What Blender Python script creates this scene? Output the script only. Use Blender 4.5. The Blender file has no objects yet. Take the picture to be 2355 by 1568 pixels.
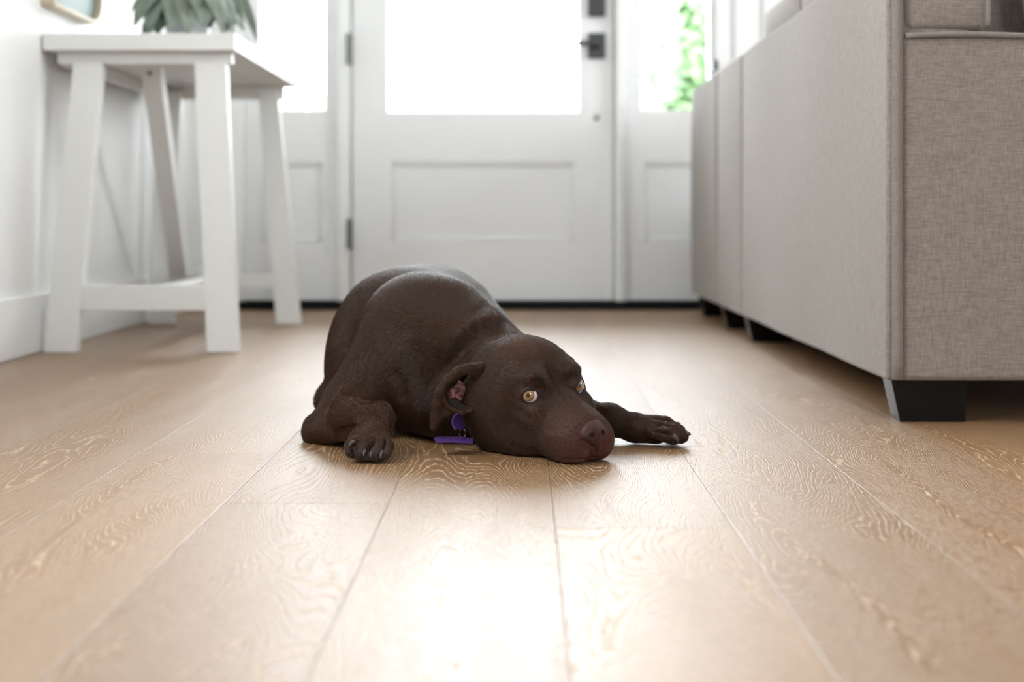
import bpy, bmesh, math, random
import numpy as np
from mathutils import Vector, Matrix
random.seed(7)
rng = np.random.default_rng(7)
D = bpy.data
SC = bpy.context.scene
COL = SC.collection

# ------------------------------------------------------------------ camera
# the camera sits 32 cm above the floor and looks level down the room (+Y)
FPX, CH, VX, VY = 3300.0, 0.32, 1200.0, 500.0
cam_d = D.cameras.new('camera'); cam = D.objects.new('camera', cam_d); COL.objects.link(cam)
cam.location = (0, 0, CH); cam.rotation_euler = (math.pi/2, 0, 0)
cam_d.sensor_width = 36; cam_d.lens = FPX/2355*36
cam_d.shift_x = -(VX-1177.5)/2355
cam_d.shift_y = -(784-VY)/2355
cam_d.clip_start = 0.05; cam_d.clip_end = 200
cam_d.dof.use_dof = True; cam_d.dof.focus_distance = 1.90; cam_d.dof.aperture_fstop = 3.4
SC.camera = cam
SC.view_settings.view_transform = 'Standard'; SC.view_settings.look = 'None'
SC.view_settings.gamma = 1; SC.view_settings.use_curve_mapping = False
SC.view_settings.exposure = 0.22

def P(px, py, Y):                       # a photo pixel at distance Y -> a point in the room
    s = FPX/Y
    return np.array([(px-VX)/s, Y, CH-(py-VY)/s])

# ------------------------------------------------------------------ world: bright overcast sky
W = D.worlds.new('world'); SC.world = W; W.use_nodes = True
wn = W.node_tree.nodes; wl = W.node_tree.links
wn['Background'].inputs[0].default_value = (0.91, 0.96, 1.0, 1)
wn['Background'].inputs[1].default_value = 15.0

def portal(name, loc, rot, sx, sy):
    l = D.lights.new(name, 'AREA'); l.shape = 'RECTANGLE'; l.size = sx; l.size_y = sy
    l.cycles.is_portal = True
    o = D.objects.new(name, l); COL.objects.link(o); o.location = loc; o.rotation_euler = rot
    return o
# daylight portals in the door glass, sidelights and unseen wall openings sized to tune the room light
portal('portal_door', (-0.13, 5.06, 1.4), (math.pi/2, 0, math.pi), 2.2, 1.6)
portal('portal_right', (3.55, 2.95, 1.6), (math.pi/2, 0, math.pi/2), 1.5, 1.2)
portal('portal_left', (-1.21, 1.35, 1.5), (math.pi/2, 0, -math.pi/2), .8, 1.2)
portal('portal_back', (1.0, -2.55, 1.5), (math.pi/2, 0, 0), .8, 1.3)

# ------------------------------------------------------------------ helpers
def mat(name, color=(.8,.8,.8), rough=.5, metal=0, spec=.5, **kw):
    m = D.materials.new(name); m.use_nodes = True
    b = m.node_tree.nodes['Principled BSDF']
    b.inputs['Base Color'].default_value = (*color, 1); b.inputs['Roughness'].default_value = rough
    b.inputs['Metallic'].default_value = metal; b.inputs['Specular IOR Level'].default_value = spec
    for k, v in kw.items(): b.inputs[k].default_value = v
    return m
def N(m, t, **kw):
    n = m.node_tree.nodes.new(t)
    for k, v in kw.items(): setattr(n, k, v)
    return n
def L(m, a, b): m.node_tree.links.new(a, b)
def MA(m, op, a, b=None, c=None, clamp=False):
    n = N(m, 'ShaderNodeMath', operation=op); n.use_clamp = clamp
    for i, v in enumerate((a, b, c)):
        if v is None: continue
        if isinstance(v, (int, float)): n.inputs[i].default_value = v
        else: L(m, v, n.inputs[i])
    return n.outputs[0]
def MIX(m, f, a, b, blend='MIX'):
    n = N(m, 'ShaderNodeMix', data_type='RGBA', blend_type=blend)
    for i, v in ((0, f), (6, a), (7, b)):
        if isinstance(v, (int, float)): n.inputs[i].default_value = v
        elif isinstance(v, tuple): n.inputs[i].default_value = (*v, 1)
        else: L(m, v, n.inputs[i])
    return n.outputs[2]
def BS(m): return m.node_tree.nodes['Principled BSDF']

def link(name, me, m=None, parent=None):
    o = D.objects.new(name, me); COL.objects.link(o)
    if m is not None: me.materials.append(m)
    if parent is not None: o.parent = parent
    return o
def tag(o, label=None, cat=None, group=None, kind=None):
    if label: o['label'] = label
    if cat: o['category'] = cat
    if group: o['group'] = group
    if kind: o['kind'] = kind
    return o
def empty(name, loc=(0,0,0)):
    o = D.objects.new(name, None); COL.objects.link(o); o.location = loc
    o.empty_display_size = .05
    return o
class MB:
    def __init__(s): s.bm = bmesh.new()
    def box(s, x0, x1, y0, y1, z0, z1):
        v = [s.bm.verts.new(p) for p in ((x0,y0,z0),(x1,y0,z0),(x1,y1,z0),(x0,y1,z0),(x0,y0,z1),(x1,y0,z1),(x1,y1,z1),(x0,y1,z1))]
        for f in ((3,2,1,0),(4,5,6,7),(0,1,5,4),(1,2,6,5),(2,3,7,6),(3,0,4,7)): s.bm.faces.new([v[i] for i in f])
        return s
    def hexa(s, b, t):      # bottom and top quads
        v = [s.bm.verts.new(p) for p in (*b, *t)]
        for f in ((3,2,1,0),(4,5,6,7),(0,1,5,4),(1,2,6,5),(2,3,7,6),(3,0,4,7)): s.bm.faces.new([v[i] for i in f])
        return s
    def tube(s, pts, r, n=10, closed=False):
        pts = [Vector(p) for p in pts]; rings = []
        k = len(pts)
        for i, p in enumerate(pts):
            a = pts[(i-1) % k] if (closed or i) else p; b = pts[(i+1) % k] if (closed or i < k-1) else p
            t = (b-a).normalized(); u = t.cross(Vector((0,0,1)))
            if u.length < 1e-3: u = t.cross(Vector((1,0,0)))
            u.normalize(); w = t.cross(u)
            rr = r[i] if isinstance(r, (list, tuple)) else r
            rings.append([s.bm.verts.new(p+u*rr*math.cos(2*math.pi*j/n)+w*rr*math.sin(2*math.pi*j/n)) for j in range(n)])
        for i in range(k if closed else k-1):
            A, B = rings[i], rings[(i+1) % k]
            for j in range(n): s.bm.faces.new((A[j], A[(j+1) % n], B[(j+1) % n], B[j]))
        if not closed:
            s.bm.faces.new(rings[0][::-1]); s.bm.faces.new(rings[-1])
        return s
    def build(s, name, m, parent=None, bevel=0, seg=2, smooth=False, sub=0, off=None):
        bmesh.ops.recalc_face_normals(s.bm, faces=s.bm.faces)
        if off is not None: bmesh.ops.translate(s.bm, vec=-Vector(off), verts=s.bm.verts)
        me = D.meshes.new(name); s.bm.to_mesh(me); s.bm.free()
        o = link(name, me, m, parent)
        if smooth or bevel: me.shade_smooth()
        if bevel:
            b = o.modifiers.new('bevel', 'BEVEL'); b.width = bevel; b.segments = seg; b.limit_method = 'ANGLE'; b.harden_normals = True
        if sub:
            b = o.modifiers.new('sub', 'SUBSURF'); b.levels = sub; b.render_levels = sub
        return o
def struct(o): o['kind'] = 'structure'; return o

# ------------------------------------------------------------------ materials
m_wall = mat('white_wall_paint', (.80,.80,.79), .55)
m_trim = mat('white_trim_paint', (.82,.82,.815), .35)
m_door = mat('white_door_paint', (.80,.80,.80), .35)
m_ceil = mat('ceiling_paint', (.85,.85,.84), .8)
m_black = mat('black_metal', (.012,.013,.014), .35)
m_hinge = mat('hinge_metal', (.16,.17,.16), .4, .6)
m_thresh = mat('threshold', (.006,.007,.008), .7, spec=.15)

def painted_wood():
    m = mat('white_painted_wood', (.80,.80,.78), .45)
    tc = N(m, 'ShaderNodeTexCoord')
    mp = N(m, 'ShaderNodeMapping'); mp.inputs['Scale'].default_value = (18, 3, 14); L(m, tc.outputs['Object'], mp.inputs[0])
    n = N(m, 'ShaderNodeTexNoise'); n.inputs['Scale'].default_value = 3; n.inputs['Detail'].default_value = 4; L(m, mp.outputs[0], n.inputs[0])
    v = N(m, 'ShaderNodeTexVoronoi'); v.inputs['Scale'].default_value = 5.0; L(m, tc.outputs['Object'], v.inputs['Vector'])
    knot = MA(m, 'LESS_THAN', v.outputs['Distance'], .05)
    c = MIX(m, MA(m, 'MULTIPLY', n.outputs[0], .35), (.78,.78,.76), (.70,.69,.66))
    c = MIX(m, MA(m, 'MULTIPLY', knot, .6), c, (.34,.30,.26))
    L(m, c, BS(m).inputs['Base Color'])
    b = N(m, 'ShaderNodeBump'); b.inputs['Strength'].default_value = .15; b.inputs['Distance'].default_value = .002
    L(m, n.outputs[0], b.inputs['Height']); L(m, b.outputs[0], BS(m).inputs['Normal'])
    return m
m_twood = painted_wood()

def floor_mat():
    m = mat('oak_planks', (.5,.3,.15), .35)
    b = BS(m); b.inputs['IOR'].default_value = 1.95
    g = N(m, 'ShaderNodeNewGeometry'); sp = N(m, 'ShaderNodeSeparateXYZ'); L(m, g.outputs['Position'], sp.inputs[0])
    X, Y = sp.outputs[0], sp.outputs[1]
    w = .184
    u = MA(m, 'DIVIDE', MA(m, 'SUBTRACT', X, .0345-20*w), w)
    iu = MA(m, 'FLOOR', u); fu = MA(m, 'FRACT', u)
    def wn1(v, k=0.):
        n = N(m, 'ShaderNodeTexWhiteNoise', noise_dimensions='1D'); L(m, MA(m, 'ADD', v, k), n.inputs['W']); return n.outputs['Value']
    # where each board run has its butt joints (board index 20 starts at x = 0.0345)
    plen = 2.1
    off = MA(m, 'MULTIPLY', wn1(iu, .37), plen)
    def ifidx(k, val, cur):
        e = MA(m, 'COMPARE', iu, float(k), .2)
        return MA(m, 'ADD', MA(m, 'MULTIPLY', e, val), MA(m, 'MULTIPLY', MA(m, 'SUBTRACT', 1.0, e), cur))
    for k, jy in ((21, 1.725), (18, 1.605), (17, 1.95), (16, 1.29), (20, 3.58-2.1), (22, 2.95), (19, .6)):
        off = ifidx(k, (-jy) % plen, off)
    v = MA(m, 'DIVIDE', MA(m, 'ADD', Y, off), plen)
    v = MA(m, 'ADD', v, 10.0)
    iv = MA(m, 'FLOOR', v); fv = MA(m, 'FRACT', v)
    pid = MA(m, 'ADD', MA(m, 'MULTIPLY', iu, 17.13), MA(m, 'MULTIPLY', iv, 5.71))
    r1, r2, r3 = wn1(pid, .1), wn1(pid, 3.3), wn1(pid, 8.8)
    # seams
    du = MA(m, 'MULTIPLY', MA(m, 'MINIMUM', fu, MA(m, 'SUBTRACT', 1.0, fu)), w)
    dv = MA(m, 'MULTIPLY', MA(m, 'MINIMUM', fv, MA(m, 'SUBTRACT', 1.0, fv)), plen)
    seam = MA(m, 'LESS_THAN', du, .0006)
    seam2 = MA(m, 'LESS_THAN', dv, .0007)
    seam = MA(m, 'MAXIMUM', seam, MA(m, 'MULTIPLY', seam2, .6))
    bev = MA(m, 'MINIMUM', MA(m, 'DIVIDE', MA(m, 'MINIMUM', du, dv), .0011), 1.0)
    # cathedral figure: contour lines of a stretched noise, shifted for each board
    def vec(x, y, z):
        c = N(m, 'ShaderNodeCombineXYZ')
        for i, q in enumerate((x, y, z)):
            if isinstance(q, (int, float)): c.inputs[i].default_value = q
            else: L(m, q, c.inputs[i])
        return c.outputs[0]
    def noise(v_, sc, det=2, rough=.5):
        n = N(m, 'ShaderNodeTexNoise'); n.inputs['Scale'].default_value = sc; n.inputs['Detail'].default_value = det
        n.inputs['Roughness'].default_value = rough; L(m, v_, n.inputs['Vector']); return n.outputs[0]
    lx = MA(m, 'MULTIPLY', MA(m, 'SUBTRACT', fu, .5), w)
    base = vec(MA(m, 'MULTIPLY', X, 9.0), MA(m, 'MULTIPLY', Y, 1.7), MA(m, 'MULTIPLY', pid, 1.37))
    big = noise(base, 1.0, 1.2, .4)
    # boards are cut so that the figure arcs across the width
    arc = MA(m, 'MULTIPLY', MA(m, 'POWER', MA(m, 'ABSOLUTE', MA(m, 'ADD', lx, MA(m, 'MULTIPLY', MA(m, 'SUBTRACT', r1, .5), .12))), 1.5), 12.0)
    jit = noise(vec(MA(m, 'MULTIPLY', X, 60.), MA(m, 'MULTIPLY', Y, 18.), pid), 1.0, 3, .6)
    fld = MA(m, 'ADD', MA(m, 'ADD', big, arc), MA(m, 'MULTIPLY', jit, .034))
    rep = MA(m, 'FRACT', MA(m, 'MULTIPLY', fld, MA(m, 'ADD', 34.0, MA(m, 'MULTIPLY', r3, 34.0))))
    line = MA(m, 'SUBTRACT', 1.0, MA(m, 'MULTIPLY', MA(m, 'ABSOLUTE', MA(m, 'SUBTRACT', rep, .5)), 6.0), clamp=True)
    brk = noise(vec(MA(m, 'MULTIPLY', X, 300.), MA(m, 'MULTIPLY', Y, 70.), pid), 1.0, 2, .6)
    line = MA(m, 'MULTIPLY', line, MA(m, 'MULTIPLY', MA(m, 'SUBTRACT', brk, .36), 5.0, clamp=True))
    pore = noise(vec(MA(m, 'MULTIPLY', X, 900.), MA(m, 'MULTIPLY', Y, 60.), pid), 1.0, 2, .5)
    pore = MA(m, 'MULTIPLY', MA(m, 'SUBTRACT', pore, .52), 5.0, clamp=True)
    tone = noise(vec(MA(m, 'MULTIPLY', X, 14.), MA(m, 'MULTIPLY', Y, 2.2), pid), 1.0, 3, .5)
    c = MIX(m, r2, (.185,.084,.023), (.265,.132,.045))
    c = MIX(m, MA(m, 'MULTIPLY', tone, .55), c, (.135,.068,.022))
    lam = MA(m, 'MULTIPLY', line, MA(m, 'ADD', .60, MA(m, 'MULTIPLY', r3, .25)))
    c = MIX(m, lam, c, (.52,.39,.25))
    c = MIX(m, MA(m, 'MULTIPLY', pore, .22), c, (.42,.31,.20))
    # occasional small knots
    vo = N(m, 'ShaderNodeTexVoronoi'); vo.inputs['Scale'].default_value = 1.0
    L(m, vec(MA(m, 'MULTIPLY', X, 5.2), MA(m, 'MULTIPLY', Y, 2.6), 0.0), vo.inputs['Vector'])
    kn = MA(m, 'SUBTRACT', 1.0, MA(m, 'DIVIDE', vo.outputs['Distance'], .035), clamp=True)
    c = MIX(m, MA(m, 'MULTIPLY', kn, .6), c, (.12,.06,.03))
    c = MIX(m, MA(m, 'MULTIPLY', seam, .85), c, (.10,.06,.035))
    L(m, c, b.inputs['Base Color'])
    ro = MA(m, 'ADD', .385, MA(m, 'ADD', MA(m, 'MULTIPLY', line, .26), MA(m, 'MULTIPLY', tone, .10)))
    L(m, ro, b.inputs['Roughness'])
    bp = N(m, 'ShaderNodeBump'); bp.inputs['Strength'].default_value = .6; bp.inputs['Distance'].default_value = .0008
    hgt = MA(m, 'SUBTRACT', MA(m, 'MULTIPLY', bev, 1.0), MA(m, 'ADD', MA(m, 'MULTIPLY', line, .55), MA(m, 'MULTIPLY', pore, .2)))
    L(m, hgt, bp.inputs['Height']); L(m, bp.outputs[0], b.inputs['Normal'])
    return m
m_floor = floor_mat()

def linen(name, c0, c1, sc=1.0):
    m = mat(name, c0, .85, spec=.2)
    b = BS(m); b.inputs['Sheen Weight'].default_value = .25; b.inputs['Sheen Roughness'].default_value = .5
    g = N(m, 'ShaderNodeNewGeometry'); sp = N(m, 'ShaderNodeSeparateXYZ'); L(m, g.outputs['Position'], sp.inputs[0])
    nrm = N(m, 'ShaderNodeSeparateXYZ'); L(m, g.outputs['Normal'], nrm.inputs[0])
    def nz(sx, sy, sz):
        c = N(m, 'ShaderNodeCombineXYZ')
        for i, s_ in enumerate((sx, sy, sz)): L(m, MA(m, 'MULTIPLY', sp.outputs[i], s_*sc), c.inputs[i])
        n = N(m, 'ShaderNodeTexNoise'); n.inputs['Scale'].default_value = 1; n.inputs['Detail'].default_value = 3; n.inputs['Roughness'].default_value = .65
        L(m, c.outputs[0], n.inputs[0]); return n.outputs[0]
    warp = nz(520, 520, 60); weft = nz(55, 55, 560); blot = nz(30, 30, 30)
    h = MA(m, 'ADD', MA(m, 'MULTIPLY', warp, .5), MA(m, 'MULTIPLY', weft, .5))
    f = MA(m, 'ADD', MA(m, 'MULTIPLY', MA(m, 'SUBTRACT', h, .5), 4.2), MA(m, 'ADD', .3, MA(m, 'MULTIPLY', blot, .4)), clamp=True)
    c = MIX(m, f, c0, c1)
    L(m, c, b.inputs['Base Color'])
    bp = N(m, 'ShaderNodeBump'); bp.inputs['Strength'].default_value = .35; bp.inputs['Distance'].default_value = .0008
    L(m, h, bp.inputs['Height']); L(m, bp.outputs[0], b.inputs['Normal'])
    return m
m_linen = linen('greige_linen', (.170,.138,.118), (.275,.235,.203))
m_welt = linen('greige_welt', (.165,.138,.12), (.25,.215,.19), 1.5)
m_soleg = mat('black_sofa_leg', (.005,.0045,.004), .25, spec=.15)

def glass_mat():
    m = D.materials.new('window_glass'); m.use_nodes = True; nt = m.node_tree; nt.nodes.clear()
    o = nt.nodes.new('ShaderNodeOutputMaterial'); mx = nt.nodes.new('ShaderNodeMixShader')
    t = nt.nodes.new('ShaderNodeBsdfTransparent'); g = nt.nodes.new('ShaderNodeBsdfGlossy'); g.inputs['Roughness'].default_value = .02
    fr = nt.nodes.new('ShaderNodeFresnel'); fr.inputs[0].default_value = 1.35
    nt.links.new(fr.outputs[0], mx.inputs[0]); nt.links.new(t.outputs[0], mx.inputs[1]); nt.links.new(g.outputs[0], mx.inputs[2]); nt.links.new(mx.outputs[0], o.inputs[0])
    return m
m_glass = glass_mat()

# ------------------------------------------------------------------ room shell
WLX = -1.157; FY = 5.0; RX = 3.5; BY = -2.5; CZ = 2.6
struct(MB().box(WLX-.1, RX+.1, BY-.1, FY+.25, -.08, 0).build('floor', m_floor))
struct(MB().box(WLX-.1, RX+.1, BY-.1, FY+.2, CZ, CZ+.1).build('ceiling', m_ceil))
b = MB(); b.box(WLX-.1, WLX, BY-.1, FY+.2, 0, .9); b.box(WLX-.1, WLX, BY-.1, FY+.2, 2.1, CZ); b.box(WLX-.1, WLX, BY-.1, .9, .9, 2.1); b.box(WLX-.1, WLX, 1.7, FY+.2, .9, 2.1)
struct(b.build('wall_left', m_wall))
b = MB(); b.box(RX, RX+.1, BY-.1, FY+.2, 0, .9); b.box(RX, RX+.1, BY-.1, FY+.2, 2.3, CZ); b.box(RX, RX+.1, BY-.1, 2.2, .9, 2.3); b.box(RX, RX+.1, 3.6, FY+.2, .9, 2.3)
struct(b.build('wall_right', m_wall))
b = MB(); b.box(WLX-.1, RX+.1, BY-.1, BY, 0, .85); b.box(WLX-.1, RX+.1, BY-.1, BY, 2.15, CZ); b.box(WLX-.1, .6, BY-.1, BY, .85, 2.15); b.box(1.4, RX+.1, BY-.1, BY, .85, 2.15)  # window opening added out of view, sized to tune fill from behind the camera
struct(b.build('wall_back', m_wall))
# front wall with the entry: left part, right part, header
def fx(px, s=656.): return (px-VX)/s
EX0, EX1, EH = fx(535), fx(1672), 2.25
b = MB(); b.box(WLX-.1, EX0, FY, FY+.15, 0, CZ); b.box(EX1, RX+.1, FY, FY+.15, 0, CZ); b.box(EX0, EX1, FY, FY+.15, EH, CZ)
struct(b.build('wall_front', m_wall))
# vertical boards on the right part of the front wall
b = MB()
for k in range(5): b.box(EX1+.02+.1*k, EX1+.105+.1*k, FY-.012, FY, .0, CZ)
struct(b.build('trim_1', m_trim, bevel=.004))
# baseboards
struct(MB().box(WLX, WLX+.014, BY, FY, 0, .14).build('baseboard_left', m_trim, bevel=.004))
struct(MB().box(WLX+.014, EX0, FY-.014, FY, 0, .14).build('baseboard_front', m_trim, bevel=.004))

# entry frame: jambs and mullions between door and sidelights
DX0, DX1 = fx(812), fx(1408)
b = MB()
for x0, x1 in ((EX0, EX0+.045), (DX0-.05, DX0-.006), (DX1+.006, DX1+.05), (EX1-.045, EX1)):
    b.box(x0, x1, FY-.012, FY+.13, 0, EH)
b.box(EX0, EX1, FY-.011, FY+.13, EH-.06, EH)
for x_ in (DX0-.008, DX1-.012): b.box(x_, x_+.02, FY+.062, FY+.12, 0, EH-.06)
for x_ in (EX0+.04, DX0-.06, DX1+.04, EX1-.052): b.box(x_, x_+.015, FY+.062, FY+.12, 0, EH-.06)
struct(b.build('trim_2', m_trim, bevel=.004))
b = MB(); b.box(DX1+.012, DX1+.036, FY-.024, FY-.012, 0, EH)
struct(b.build('trim_3', m_trim, bevel=.005))
struct(MB().box(EX0+.02, EX1-.02, FY-.035, FY+.14, 0, .030).build('trim_4', m_thresh, bevel=.003))

def panel_leaf(name, x0, x1, gx0, gx1, px0, px1, y0, y1, z0, z1, gz0, gz1, pz0, pz1):
    """a stile-and-rail leaf with a glazed opening above and a sunk panel below"""
    e = empty(name, ((x0+x1)/2, y0, 0)); struct(e); off = e.location
    b = MB()
    b.box(x0, gx0, y0, y1, z0, z1); b.box(gx1, x1, y0, y1, z0, z1)
    b.box(gx0, gx1, y0, y1, gz1, z1)
    b.box(gx0, gx1, y0, y1, pz1, gz0)
    b.box(gx0, gx1, y0, y1, z0, pz0)
    b.box(gx0, px0, y0, y1, pz0, pz1); b.box(px1, gx1, y0, y1, pz0, pz1)
    bmesh.ops.remove_doubles(b.bm, verts=b.bm.verts, dist=1e-5)
    o = b.build('frame', m_door, e, off=off)
    # sunk panel with a bevelled moulding
    b = MB(); d = .010
    b.box(px0-.002, px1+.002, y0+d, y1-.005, pz0-.002, pz1+.002)
    b.build('panel', m_door, e, off=off)
    b = MB(); t = .012
    for (q0, q1, r0, r1) in ((px0, px1, pz1-t, pz1), (px0, px1, pz0, pz0+t), (px0, px0+t, pz0, pz1), (px1-t, px1, pz0, pz1)):
        b.box(q0, q1, y0+.004, y0+d+.001, r0, r1)
    b.build('moulding', m_door, e, bevel=.003, off=off)
    b = MB(); b.box(gx0-.004, gx1+.004, (y0+y1)/2-.003, (y0+y1)/2+.003, gz0-.004, gz1+.004)
    b.build('glass', m_glass, e, off=off)
    return e
y0, y1 = FY+.015, FY+.06
door = panel_leaf('door_1', DX0, DX1, fx(893), fx(1330), fx(903), fx(1318), y0, y1, .0315, EH-.065, .69, 2.08, .238, .512)
panel_leaf('window_1', EX0+.046, DX0-.052, fx(600), fx(748), fx(607), fx(742), y0, y1, .0315, EH-.065, .696, 2.08, .238, .512)
panel_leaf('window_2', DX1+.052, EX1-.046, fx(1475), fx(1630), fx(1484), fx(1622), y0, y1, .0315, EH-.065, .696, 2.08, .238, .512)
# door hardware
def on_door(b, name, m, **k): return b.build(name, m, door, off=door.location, **k)
sD = FPX/(FY)  # 660 px per metre at the door plane
for (ya, yb) in ((83, 150), (505, 570)):
    b = MB(); zc0, zc1 = .32-(yb-500)/656, .32-(ya-500)/656
    b.tube([(DX0-.006, FY-.018, zc0), (DX0-.006, FY-.018, zc1)], .0075, 12)
    b.tube([(DX0-.006, FY-.018, zc0-.006), (DX0-.006, FY-.018, zc0)], .005, 10); b.tube([(DX0-.006, FY-.018, zc1), (DX0-.006, FY-.018, zc1+.006)], .005, 10)
    b.box(DX0-.018, DX0+.004, FY-.0135, FY-.0115, zc0, zc1)
    o = on_door(b, 'hinge', m_hinge, bevel=.001)
b = MB(); b.box(fx(1352), fx(1391), FY-.001, FY+.016, .32+(500-136)/656, .32+(500-78)/656)
pl = on_door(b, 'handle_plate', m_black, bevel=.003)
b = MB(); cz = .32+(500-106)/656
b.tube([(fx(1372), FY+.0, cz), (fx(1372), FY-.05, cz)], .010, 16)
b.box(fx(1318), fx(1378), FY-.058, FY-.044, cz-.008, cz+.008)
o = b.build('lever', m_black, pl, bevel=.003, off=door.location)
b = MB(); b.box(fx(1352), fx(1391), FY-.008, FY+.016, .32+(500-40)/656, .32+(500+22)/656)
on_door(b, 'deadbolt', m_black, bevel=.003)
b = MB(); cz = .32+(500-271)/656
b.tube([(fx(1372), FY+.016, cz), (fx(1372), FY+.008, cz)], .0095, 20)
on_door(b, 'bolt_cover', m_hinge, bevel=.001)
# small black catch on the trim right of the sidelight
b = MB(); b.box(fx(1632), fx(1645), FY-.04, FY-.012, .32+(500-165)/656, .32+(500-143)/656)
tag(b.build('window_latch', m_black, bevel=.003), 'small black latch on the white trim between right sidelight and sofa back', 'latch')

# ------------------------------------------------------------------ garden outside
m_lawn = mat('garden_ground', (.75,.80,.66), .9)
tag(MB().box(-9, 12, FY+.3, 22, -.35, -.3).build('garden_ground', m_lawn), 'pale sunlit garden ground beyond the front door glass', 'ground', kind='structure')
def bush(name, label, c, R, n, seed, cols):
    r = random.Random(seed); e = empty(name, (c[0], c[1], -.3)); tag(e, label, 'shrub')
    b = MB(); b.tube([(0,0,0), (.03,.02,c[2]+.3)], [.05,.03], 8); b.build('trunk', mat('bark_'+name, (.35,.3,.25), .9), e)
    m = mat('leaf_'+name, cols, .6)
    bm = bmesh.new()
    for i in range(n):
        d = Vector((r.gauss(0,1), r.gauss(0,1), r.gauss(0,1))).normalized()*(r.random()**.45)
        p = Vector((d.x*R[0], d.y*R[1], d.z*R[2]+c[2]+.3))
        a = Vector((r.gauss(0,1), r.gauss(0,1), r.gauss(0,1))).normalized(); q = a.orthogonal().normalized()
        l, w_ = r.uniform(.05,.09), r.uniform(.02,.035)
        vs = [bm.verts.new(p+x) for x in (-a*l, q*w_, a*l, -q*w_)]
        bm.faces.new(vs)
    me = D.meshes.new('foliage'); bm.to_mesh(me); bm.free()
    o = link('foliage', me, m, e); o['kind'] = 'stuff'
    return e
bush('garden_shrub', 'pale green leafy shrub outside, seen through the right sidelight', (1.03, 8.2, 1.12), (.34,.4,.62), 2600, 3, (.15,.25,.12))
bush('garden_shrub', 'low green shrub outside, seen through the lower corner of the left sidelight', (-1.2, 8.0, .80), (.22,.25,.22), 200, 5, (.34,.40,.24))
# ------------------------------------------------------------------ console table at the left wall
T = empty('console_table', (-.92, 3.45, 0))
tag(T, 'white painted wooden trestle console table with splayed legs against the left wall', 'table')
to = T.location
TY0, TY1 = 3300/955., 3300/738.
def leg_poly(xb0, xb1, xt0, xt1, yb, yt, th, zt):
    b = MB()
    b.hexa([(xb0,yb,0),(xb1,yb,0),(xb1,yb+th,0),(xb0,yb+th,0)], [(xt0,yt,zt),(xt1,yt,zt),(xt1,yt+th,zt),(xt0,yt+th,zt)])
    return b
b = MB()
b.box(-1.153, -.690, TY0-.005, TY0+.085, .722, .763)
for k in range(4):
    w_ = (-.690+1.153)/4
    b.box(-1.153+k*w_+.0008, -1.153+(k+1)*w_-.0008, TY0+.0855, TY1, .722, .763)
b.build('tabletop', m_twood, T, bevel=.0025, off=to)
b = MB(); b.box(-1.13, -.705, TY0+.035, TY0+.06, .693, .722); b.build('apron', m_twood, T, bevel=.002, off=to)
b = MB(); b.box(-1.13, -.725, TY1-.10, TY1-.075, .680, .722); b.build('apron', m_twood, T, bevel=.002, off=to)
b = MB(); b.box(-1.125, -1.10, TY0+.06, TY1-.10, .688, .722); b.build('apron', m_twood, T, bevel=.002, off=to)
yf = 3300/969.
for a in ((-1.135, -1.058, -1.088, -1.016, yf, yf+.075), (-.748, -.673, -.795, -.718, yf, yf+.075)):
    leg_poly(*a, .034, .70).build('leg', m_twood, T, bevel=.002, off=to)
yb_ = 3300/766.
for a in ((-1.123, -1.047, -1.10, -1.033, yb_, yb_+.04), (-.738, -.665, -.803, -.744, yb_, yb_+.06)):
    leg_poly(*a, .034, .70).build('leg', m_twood, T, bevel=.002, off=to)
b = MB(); b.box(-1.062, -.752, yf+.018, yf+.044, .098, .158); b.build('stretcher', m_twood, T, bevel=.002, off=to)
b = MB(); b.box(-1.06, -.725, yb_+.012, yb_+.04, .105, .146); b.build('stretcher', m_twood, T, bevel=.002, off=to)
b = MB(); b.box(-.93, -.87, yf+.044, yb_+.012, .105, .148); b.build('stretcher', m_twood, T, bevel=.002, off=to)
# the sloping brace from the underside of the top to the rear stretcher
b = MB()
s1, s2 = 900., 775.
b.hexa([((390-VX)/s2, 3300/s2, .146), ((428-VX)/s2, 3300/s2, .146), ((428-VX)/s2, 3300/s2+.055, .146), ((390-VX)/s2, 3300/s2+.055, .146)],
       [((320-VX)/s1, 3300/s1, .722), ((364-VX)/s1, 3300/s1, .722), ((364-VX)/s1, 3300/s1+.055, .722), ((320-VX)/s1, 3300/s1+.055, .722)])
br = b.build('brace', m_twood, T, bevel=.002, off=to)
b = MB(); c_ = Vector(((344-VX)/893., 3300/893.-.002, .692)); b.tube([c_, c_+Vector((0,.006,0))], .006, 12)
b.build('screw', m_hinge, br, off=to)

# ------------------------------------------------------------------ plant on the table
m_leaf = mat('sage_leaf', (.20,.27,.20), .6)
def leaf_material():
    m = m_leaf; b_ = BS(m); oi = N(m, 'ShaderNodeTexCoord'); n = N(m, 'ShaderNodeTexNoise'); n.inputs['Scale'].default_value = 14
    L(m, oi.outputs['Object'], n.inputs[0]); c = MIX(m, n.outputs[0], (.045,.085,.04), (.25,.29,.24)); L(m, c, b_.inputs['Base Color'])
    b_.inputs['Sheen Weight'].default_value = .4
leaf_material()
PT = empty('potted_plant', (-.885, 3.80, .763)); tag(PT, 'grey-green potted plant with broad drooping leaves standing on the white console table', 'plant')
m_pot = mat('white_ceramic', (.75,.76,.77), .25)
b = MB()
prof = [(.0,0),(.045,0),(.052,.01),(.064,.10),(.067,.105),(.062,.105),(.056,.095),(.0,.09)]
n = 32; rings = []
for r_, z_ in prof: rings.append([b.bm.verts.new((r_*math.cos(2*math.pi*k/n), r_*math.sin(2*math.pi*k/n), z_)) for k in range(n)] if r_ > 0 else [b.bm.verts.new((0,0,z_))])
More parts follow.
